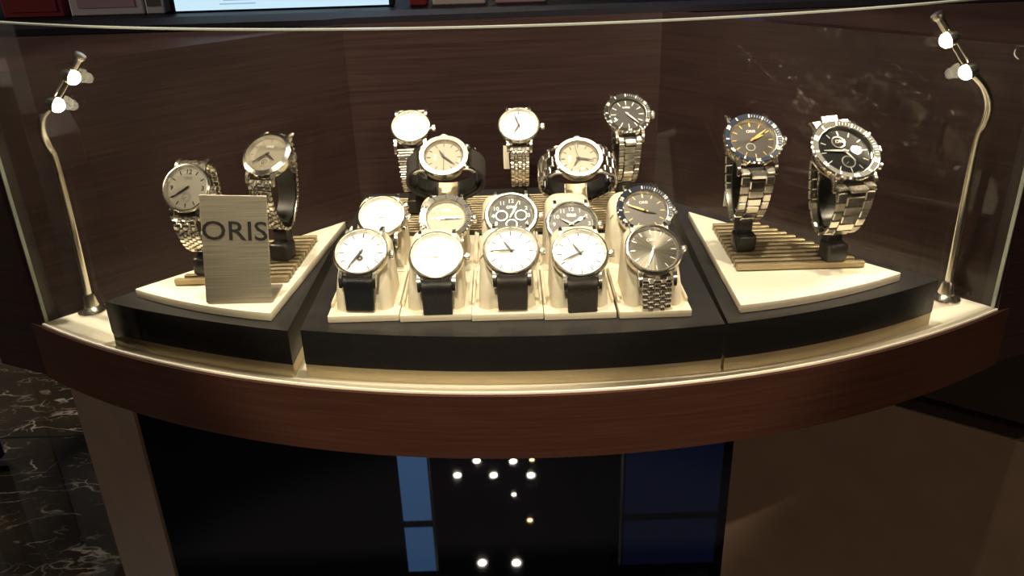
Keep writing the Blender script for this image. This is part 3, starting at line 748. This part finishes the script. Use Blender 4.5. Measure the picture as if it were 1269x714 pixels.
def thing_part(name, parent):
    o = bpy.data.objects.new(name, None); C.objects.link(o); o.parent = parent; o.empty_display_size = .01; return o
TC = {}
def text_cache(s, size, m):
    k = (s, round(size, 5), m)
    if k not in TC: TC[k] = text_mesh(s, size, m, .00004, size * .02)
    return TC[k]

# front row on cushions (left to right)
E1 = 53
def tray_pos(k, row, dx=0, dy=0, dz=0): return (cols_x[k] * (1 if row == 0 else .985) + dx, row1_y[k] + row * .0775 + .0192 + dy, .0392 + .0432 + dz)
GF, GR = 'wristwatches on front-row cushions', 'wristwatches on rear-row cushions'
make_watch('wristwatch', 'white-dial watch on black croc strap, leftmost of the front row, hands near half past six', tray_pos(0, 0, -.0005, .003, .001), E1, -6, R=20, hands=(7.1, 35), band='leather_croc', opening=True, group=GF)
make_watch('wristwatch', 'plain white-dial watch on black strap, second from left in the front row', tray_pos(1, 0, .002, -.001, -.001), E1, 0, R=20, hands=(9, 46), band='leather_black', markers='baton', mcol='marker_silver', hcol='marker_silver', logo=None, group=GF)
make_watch('wristwatch', 'white-dial watch on dark strap, middle of the front row, hands near quarter to eleven', tray_pos(2, 0, .004, .002, .001), E1, 0, R=20.5, hands=(10.9, 45), band='leather_brown', date=False, group=GF)
make_watch('wristwatch', 'white-dial watch fourth in the front row, steel screws beside its dark strap', tray_pos(3, 0, .001, -.000, -.001), E1, 2, R=20.5, hands=(11, 41), band='leather_brown', tip=True, group=GF)
make_watch('wristwatch', 'grey sunburst-dial watch on fine-link steel bracelet at the right end of front row', tray_pos(4, 0, -.0005, .0, .0005), E1, 4, R=20.5, dial='dial_sun', mcol='marker_silver', hcol='marker_silver', hands=(6.9, 34), markers='baton', band='steel', band_links=((1, .9, 1, .9, 1), 4.0, 'steel_brushed'), logo='letter_white', date=False, group=GF)
# rear row
make_watch('wristwatch', 'white-dial watch with small pushers, leftmost of the rear cushion row', tray_pos(0, 1, .003, .000, .001), E1, 0, R=19.5, hands=(9, 15), band='leather_black', mcol='marker_silver', hcol='marker_silver', pushers=True, markers='baton', group=GR)
make_watch('wristwatch', 'champagne-dial dive watch with bright steel bezel, second in the rear cushion row', tray_pos(1, 1, .004, -.006, .001), E1, 0, R=20.5, dial='dial_champagne', bezel='diver', insert='bezel_silver', markers='dot', mcol='lume', hands=(9, 15), hcol='marker_silver', band='leather_black', ringw=.22, group=GR)
make_watch('wristwatch', 'open-worked grey chronograph with three subdials, middle of the rear cushion row', tray_pos(2, 1, .005, -.003, .001), E1, 0, R=21.5, dial='dial_sub', markers='numeral', mcol='letter_white', hands=(1, 4), hcol='lume', sub=((-.42, .02, .27), (.42, .02, .27), (0, -.42, .25)), band='leather_black', case_m='titanium', ringw=.15, group=GR)
make_watch('wristwatch', 'brown-dial pilot watch with white numerals, fourth in the rear cushion row', tray_pos(3, 1, .001, -.013, -.003), E1, 0, R=20.5, dial='dial_brown', markers='numeral', mcol='letter_white', hands=(10, 10), hcol='lume', band='leather_black', case_m='steel', ringw=.12, group=GR)
make_watch('wristwatch', 'blue-bezel dive watch with yellow hand, on rightmost cushion of the rear row', tray_pos(4, 1, .007, -.001, .002), E1 - 2, 4, R=22, dial='dial_taupe', bezel='diver', insert='bezel_blue', markers='baton', mcol='marker_gold', hands=(3.6, 49), hcol='hand_dark', gold_hand='marker_gold', band='rubber', ringw=.20, logo='letter_white', group=GR)
# back group on stands
def stand(label, x, y, zbase, top, yaw=0, band=None):
    """black C-shaped holder: foot block, neck and open cuff"""
    t = thing('watch_stand', label, 'watch stand', (x, y, zbase), (0, 0, yaw), 'black watch stands')
    bm = B(); box(bm, (0, 0, .006), (.017, .016, .012), bev=.003, seg=3); part('foot', bm, 'black_plastic', t)
    bm = B(); box(bm, (0, .001, (.012 + top) / 2), (.008, .005, max(.004, top - .010)), bev=.001); part('neck', bm, 'black_plastic', t)
    return t
def cuff(t, centre, w_, rh, rv, a0, a1, m='black_plastic', wid=.016, th=.0016, name='cuff', parent_rot=None):
    pts = []
    for i in range(25):
        a = math.radians(a0 + (a1 - a0) * i / 24); pts.append((0, centre[0] + rh * math.cos(a), centre[1] + rv * math.sin(a)))
    bm = B(); strip(bm, pts, wid, th); return part(name, bm, m, t)
def hang_stand(label, pos, az, R, e, drop, zb):
    e_ = math.radians(e); a = math.radians(az); h0 = -R * mm * math.sin(e_)
    hc = h0 + .0185
    fx, fy = pos[0] - math.sin(a) * hc, pos[1] + math.cos(a) * hc
    t = thing('watch_stand', label, 'watch stand', (fx, fy, zb), (0, 0, a), 'black watch stands')
    ztop = pos[2] - zb
    zbot = ztop - drop - .0022
    bm = B(); box(bm, (0, -.003, .0075), (.0165, .017, .015), bev=.003, seg=3); part('foot', bm, 'black_plastic', t)
    if zbot > .014:
        bm = B(); box(bm, (0, .001, (.011 + zbot) / 2), (.013, .010, zbot - .008), bev=.0015); part('neck', bm, 'black_plastic', t)
    cuff(t, (0, ztop - drop * .48), 0, .0168, drop * .48 - .0040, 150, 395, wid=.0150)
    return t
def fit_hang(x, y, z): return (x, y, z)
HS = 'wristwatches hanging on stands'
def hang(label, slabel, pos, e, az, zb, drop=.060, **k):
    make_watch('wristwatch', label, pos, e, az, mode='hang', drop=drop, group=HS, **k)
    return hang_stand(slabel, pos, az, k.get('R', 20), e, drop, zb)
ZS = .0392 + .0068 + .0057; ZCN = .0392 + .0057
s1 = hang('silver-dial watch with numerals 12, 3 and 9 on steel bracelet, far left beside the sign', 'black stand partly behind the sign plate, left one', (-.2396, .600, .1224), 33, -10, ZS, .052, R=19, dial='dial_silver', markers='numeral3', mcol='marker_dark', hands=(7.8, 39), sub=((0, -.40, .22),), band='steel', band_links=((1, .8, .8, .8, 1), 4.2, 'steel'), lugw=19)
s2 = hang('grey textured-dial watch on steel bracelet behind the sign plate', 'black stand behind the sign plate, right one', (-.1851, .630, .1374), 52, -16, ZS, .060, R=19.5, dial='dial_champagne', mcol='marker_silver', hands=(4.1, 38), hcol='hand_dark', sub=((0, -.42, .22),), band='steel', band_links=((1, .8, .8, .8, 1), 4.2, 'steel'), bezel='fluted', lugw=19, logo='letter_white', ringw=.16)
s3 = hang('small white-dial watch on barred steel bracelet, back left of the middle group', 'black stand under the small watch at back left', (-.0874, .750, .1255), 50, 0, ZCN, .060, R=18.5, hands=(9, 15), mcol='marker_silver', hcol='marker_silver', band='steel', band_links=('bars', 5.2, 'steel_brushed'), lugw=24)
s4 = hang('white-dial dress watch on fine-link bracelet, back centre between two tilted watches', 'black stand under the dress watch at back centre', (.0108, .750, .1239), 50, 0, ZCN, .056, R=19.5, hands=(7, 57), band='steel', band_links=((1, .8, 1, .8, 1), 4.4, 'steel'), lugw=18)
s5 = hang('black-dial dive watch on steel bracelet, highest of the middle group at back right', 'black stand under the black dive watch at back right', (.109, .750, .1311), 50, 3, ZCN, .062, R=21, dial='dial_charcoal', bezel='diver', insert='bezel_black', markers='wedge', mcol='lume', hands=(4.5, 23), hcol='lume', band='steel', band_links=((1, 2, 1), 6.4, 'steel'), lugw=21, ringw=.20, case_m='steel_brushed')
s6 = hang('blue-bezel dive watch with broad yellow hand on steel bracelet, left one on right slab', 'black stand under the blue-bezel watch on right slab', (.1859, .620, .1397), 50, 3, ZS, .062, R=22, dial='dial_taupe', bezel='diver', insert='bezel_blue', markers='baton', mcol='marker_gold', hands=(2.2, 9), hcol='marker_gold', sub=((-.15, -.35, .2),), band='steel', band_links=((1, 1.7, 1), 7.4, 'steel'), lugw=26, ringw=.20, logo='letter_white')
s7 = hang('large black chronograph dive watch on wide bracelet, rightmost watch in the case', 'black stand under the large chronograph on right slab', (.2480, .598, .1350), 51, 10, ZS, .062, R=25.5, dial='dial_black', bezel='diver', insert='bezel_black', markers='baton', mcol='lume', hands=(5, 46), hcol='lume', sub=((-.1, .42, .26), (.0, -.45, .26)), band='steel', band_links=((1, 1.9, 1), 7.8, 'steel_brushed'), lugw=30, ringw=.20, pushers=True, logo='letter_white')


def hang_tag(label, loc, rot, w_=.0075, h_=.030, txt='ORIS'):
    t = thing('swing_tag', label, 'tag', loc, rot)
    bm = B()
    N = 10; pts = [(0, -.0025 * math.cos((i / N - .5) * 2.0) , (i / N - .5) * h_) for i in range(N + 1)]
    strip(bm, pts, w_, .0005); part('tag_strip', bm, 'tag_cream', t)
    if txt:
        bm = B(); add_mesh(bm, text_cache(txt, w_ * .78, 'letter_black'), T3((0, -.0030, 0)) @ Matrix.Rotation(PI / 2, 4, 'X') @ RZ(PI / 2)); part('lettering', bm, 'letter_black', t, False)
    return t
hang_tag('cream curved tag with black capitals inside the grey-dial bracelet watch behind the sign', (-.1822, .660, .0966), (0, .12, .25))
hang_tag('cream curved tag with black capitals inside left bracelet watch on right slab', (.1791, .648, .0901), (0, .05, -.35), .0060, .024)
hang_tag('blank cream tag inside the rightmost chronograph bracelet', (.2412, .622, .0954), (0, -.10, -.4), .0060, .028, None)
hang_tag('blank cream tag beside the dress watch bracelet at back centre', (-.0010, .750, .0960), (0, 0, -.2), .0055, .022, None)
# two watches turned sideways on ring-shaped holders
def ring_stand(label, pos, e, zb):
    e_ = math.radians(e); n_ = Vector((0, -math.cos(e_), math.sin(e_)))
    b = Vector(pos) - n_ * .030
    t = thing('watch_stand', label, 'watch stand', (b.x, b.y, zb), (0, 0, 0), 'black watch stands')
    bm = B(); box(bm, (0, 0, .007), (.020, .018, .014), bev=.003, seg=3); part('foot', bm, 'black_plastic', t)
    # cuff: a curved strip inside the strap ring, in the plane spanned by x and the normal
    for (a0, a1, m, nm) in ((200, 248, 'black_plastic', 'cuff'), (252, 288, 'slat_gold', 'cuff_bridge'), (292, 340, 'black_plastic', 'cuff')):
        bm = B(); pts = [(0, .0285 * math.cos(math.radians(a0 + (a1 - a0) * i / 10)), -.024 + .0235 * math.sin(math.radians(a0 + (a1 - a0) * i / 10))) for i in range(11)]
        strip(bm, pts, .017, .0018)
        M = Matrix(((0, 1, 0, 0), (0, 0, 0, 0), (0, 0, 0, 0), (0, 0, 0, 1)))
        u_ = Vector((0, math.sin(e_), math.cos(e_)))
        R3 = Matrix(((u_.x, 1, n_.x), (u_.y, 0, n_.y), (u_.z, 0, n_.z))).to_4x4()
        bmesh.ops.transform(bm, matrix=T3(Vector(pos) - Vector((b.x, b.y, zb))) @ R3, verts=bm.verts[:]); part(nm, bm, m, t)
    return t
GM = 'wristwatches turned sideways on ring holders'
E2 = 54
P1 = (-.0551, .700, .1110); P2 = (.0610, .700, .1060)
make_watch('wristwatch', 'champagne-dial steel watch turned sideways on black strap, crown upward, left of centre', P1, E2, 0, spin=90, R=21.5, dial='dial_champagne', bezel='bolt', markers='baton', mcol='hand_dark', hands=(2, 37), hcol='hand_dark', second=45, band='rubber', mode='ring', lugw=21, ringw=.24, group=GM)
make_watch('wristwatch', 'champagne-dial steel watch turned sideways on wide bracelet, crown upward, right of centre', P2, E2, 0, spin=90, R=21, dial='dial_champagne', bezel='bolt', markers='baton', mcol='hand_dark', hands=(10, 32), hcol='hand_dark', second=13, band='steel', band_links=((1, 1.6, 1), 6.6, 'steel'), mode='ring', lugw=24, ringw=.20, group=GM)
ring_stand('black holder inside the strap ring of the left sideways watch', P1, E2, ZCN)
ring_stand('black holder inside the bracelet ring of the right sideways watch', P2, E2, ZCN)

# ------------------------------------------------------------------ shop beyond the case
sh = thing('shop_table', 'dark shop table beyond the display case, merchandise on it', 'table', (-.1, 1.7, ZF))
bm = B(); box(bm, (0, 0, .885), (2.2, .62, .03), bev=.003, seg=1); part('table_top', bm, 'ledge_black', sh)
for x_ in (-1.02, 1.02):
    for y_ in (-.24, .24): bm = B(); box(bm, (x_, y_, .4415), (.05, .05, .857), bev=.003, seg=1); part('leg', bm, 'lacquer_dark', sh)
zt = ZF + .90
mo = thing('monitor', 'wide screen glowing pale blue-white on the table beyond the case', 'monitor', (-.378, 1.50, zt + .0003), (0, 0, 0))
bm = B(); box(bm, (0, .012, .105), (.385, .012, .21), bev=.003, seg=1); part('housing', bm, 'box_black', mo)
bm = B(); box(bm, (0, .0055, .105), (.365, .002, .204)); sc_ = part('screen', bm, 'screen', mo, False)
bm = B()
for q, wq in ((.0125, .062), (.0185, .048), (.0245, .062), (.0305, .05)): box(bm, (-.075, .0042, q), (wq, .0008, .0022))
part('screen_text', bm, 'screen_text', sc_, False)
bm = B(); box(bm, (.105, .0040, .028), (.018, .001, .022)); part('screen_icon', bm, 'screen_dark', sc_, False)
bm = B(); add_mesh(bm, text_cache('1', .022, 'letter_white'), T3((.105, .0030, .028)) @ Matrix.Rotation(PI / 2, 4, 'X')); part('icon_mark', bm, 'letter_white', sc_, False)
bm = B(); box(bm, (.126, .0040, .028), (.020, .001, .022)); part('screen_icon', bm, 'icon_red', sc_, False)
bm = B(); box(bm, (.126, .0032, .028), (.013, .0008, .0042)); box(bm, (.126, .0032, .028), (.0042, .0008, .013)); part('icon_mark', bm, 'letter_white', sc_, False)
def pack(label, x, y, w_, h_, m1, m2, d=.05):
    t = thing('product_box', label, 'box', (x, y, zt + .0003))
    bm = B(); box(bm, (0, d / 2, h_ / 2), (w_, d, h_), bev=.002, seg=1); part('carton', bm, m1, t)
    bm = B(); box(bm, (0, -.0006, h_ * .45), (w_ * .78, .001, h_ * .55)); part('printed_panel', bm, m2, t, False)
pack('white and pink carton left of the glowing screen', -.675, 1.50, .125, .075, 'box_white', 'box_pink')
pack('slim white carton beside the black item, left of the screen', -.594, 1.50, .030, .075, 'box_white', 'room_ceiling')
pack('black speckled box touching the left side of the screen', -.5745 + .0, 1.56, .050, .08, 'box_black', 'plinth_black')
pack('red box at the far left end of the table', -.80, 1.50, .105, .055, 'box_red', 'box_red')
pack('red-spined white carton right of the glowing screen', -.145, 1.50, .030, .07, 'box_red', 'box_pink')
pack('wide white and mauve carton right of the red-spined one', -.075, 1.50, .090, .07, 'box_white', 'box_pink')
pack('mauve carton furthest to the right on the table', .030, 1.50, .085, .07, 'box_pink', 'box_white')
# low counter with white kick strip beyond, at the left
ct = thing('far_counter', 'dark counter with a white kick strip, beyond the case at far left', 'counter', (-2.05, 2.25, ZF))
bm = B(); box(bm, (0, .01, .489), (1.38, .44, .922), bev=.004, seg=1); part('body', bm, 'lacquer_dark', ct)
bm = B(); box(bm, (0, -.005, .0135), (1.40, .46, .027)); part('kick_strip', bm, 'counter_white', ct, False)
# lit blue poster pillars, seen mirrored in the polished floor
def pillar(label, x0, x1, m):
    t = thing('light_pillar', label, 'illuminated sign', ((x0 + x1) / 2, 3.0, ZF))
    bm = B(); box(bm, (0, .05, .525), (x1 - x0, .08, 1.05), bev=.003, seg=1); part('stand', bm, 'rubber', t)
    bm = B(); box(bm, (0, .05, 1.60), (x1 - x0, .08, 1.09), bev=.003, seg=1); hs = part('light_box', bm, 'rubber', t)
    for z0, z1 in ((1.10, 1.52), (1.56, 2.1)): bm = B(); box(bm, (0, .009, (z0 + z1) / 2), ((x1 - x0) * .96, .002, z1 - z0)); part('lit_face', bm, m, hs, False)
pillar('narrow pillar with a glowing blue light box behind the shop table', -.530, -.395, 'lit_blue')
pillar('broad pillar with a dim navy light box behind the shop table', .47, .915, 'lit_navy')
# ceiling downlights beyond the case (mirrored in the floor under it)
for i, (x_, y_, wr, lab) in enumerate(((-.295, 4.96, 0, 'rear row left'), (-.031, 4.94, 0, 'rear row right'), (-.428, 4.798, 0, 'second row left'), (-.171, 4.785, 0, 'second row middle'), (.092, 4.772, 0, 'second row right'),
        (-.031, 4.568, 2, 'small one by itself'), (.07, 4.303, 1, 'dim warm one by itself'), (-.235, 3.93, 0, 'near row left'), (-.026, 3.921, 0, 'near row right'), (.105, 4.95, 1, 'dim warm one at the rear'))):
    t = thing('ceiling_downlight', 'small recessed ceiling spotlight mirrored in the polished floor, ' + lab, 'ceiling light', (x_, y_, ZC), (0, 0, 0), 'ceiling spotlights')
    r_ = (.026, .018, .014)[wr]
    bm = B(); lathe(bm, [(r_, -.004), (r_ * 1.45, -.004), (r_ * 1.5, 0), (r_, 0), (r_, -.004)], 24); part('trim_ring', bm, 'chrome_edge', t)
    bm = B(); lathe(bm, [(0, -.002), (r_, -.002), (r_, -.0005), (0, -.0005)], 20); part('lens', bm, 'downlight_lens_warm' if wr == 1 else 'downlight_lens', t)
# counters away to the left, mirrored in the lacquered right-hand wall of the case
def far_block(label, loc, s, m):
    t = thing('shop_counter', label, 'counter', loc)
    bm = B(); box(bm, (0, 0, s[2] / 2 + .05), (s[0], s[1], s[2]), bev=.01, seg=1); part('body', bm, m, t)
    bm = B(); box(bm, (0, 0, .025), (s[0] - .06, s[1] - .06, .05)); part('kick', bm, 'lacquer_dark', t, False)
far_block('white shop counter away to the left of the case', (-3.6, .85, ZF), (.7, .35, .45), 'counter_white')
far_block('low white shop bench away to the left of the case', (-3.9, .15, ZF), (.5, .5, .16), 'counter_white')
far_block('tall white shop cabinet away to the left of the case', (-5.2, .62, ZF), (.4, .5, 1.1), 'counter_white')
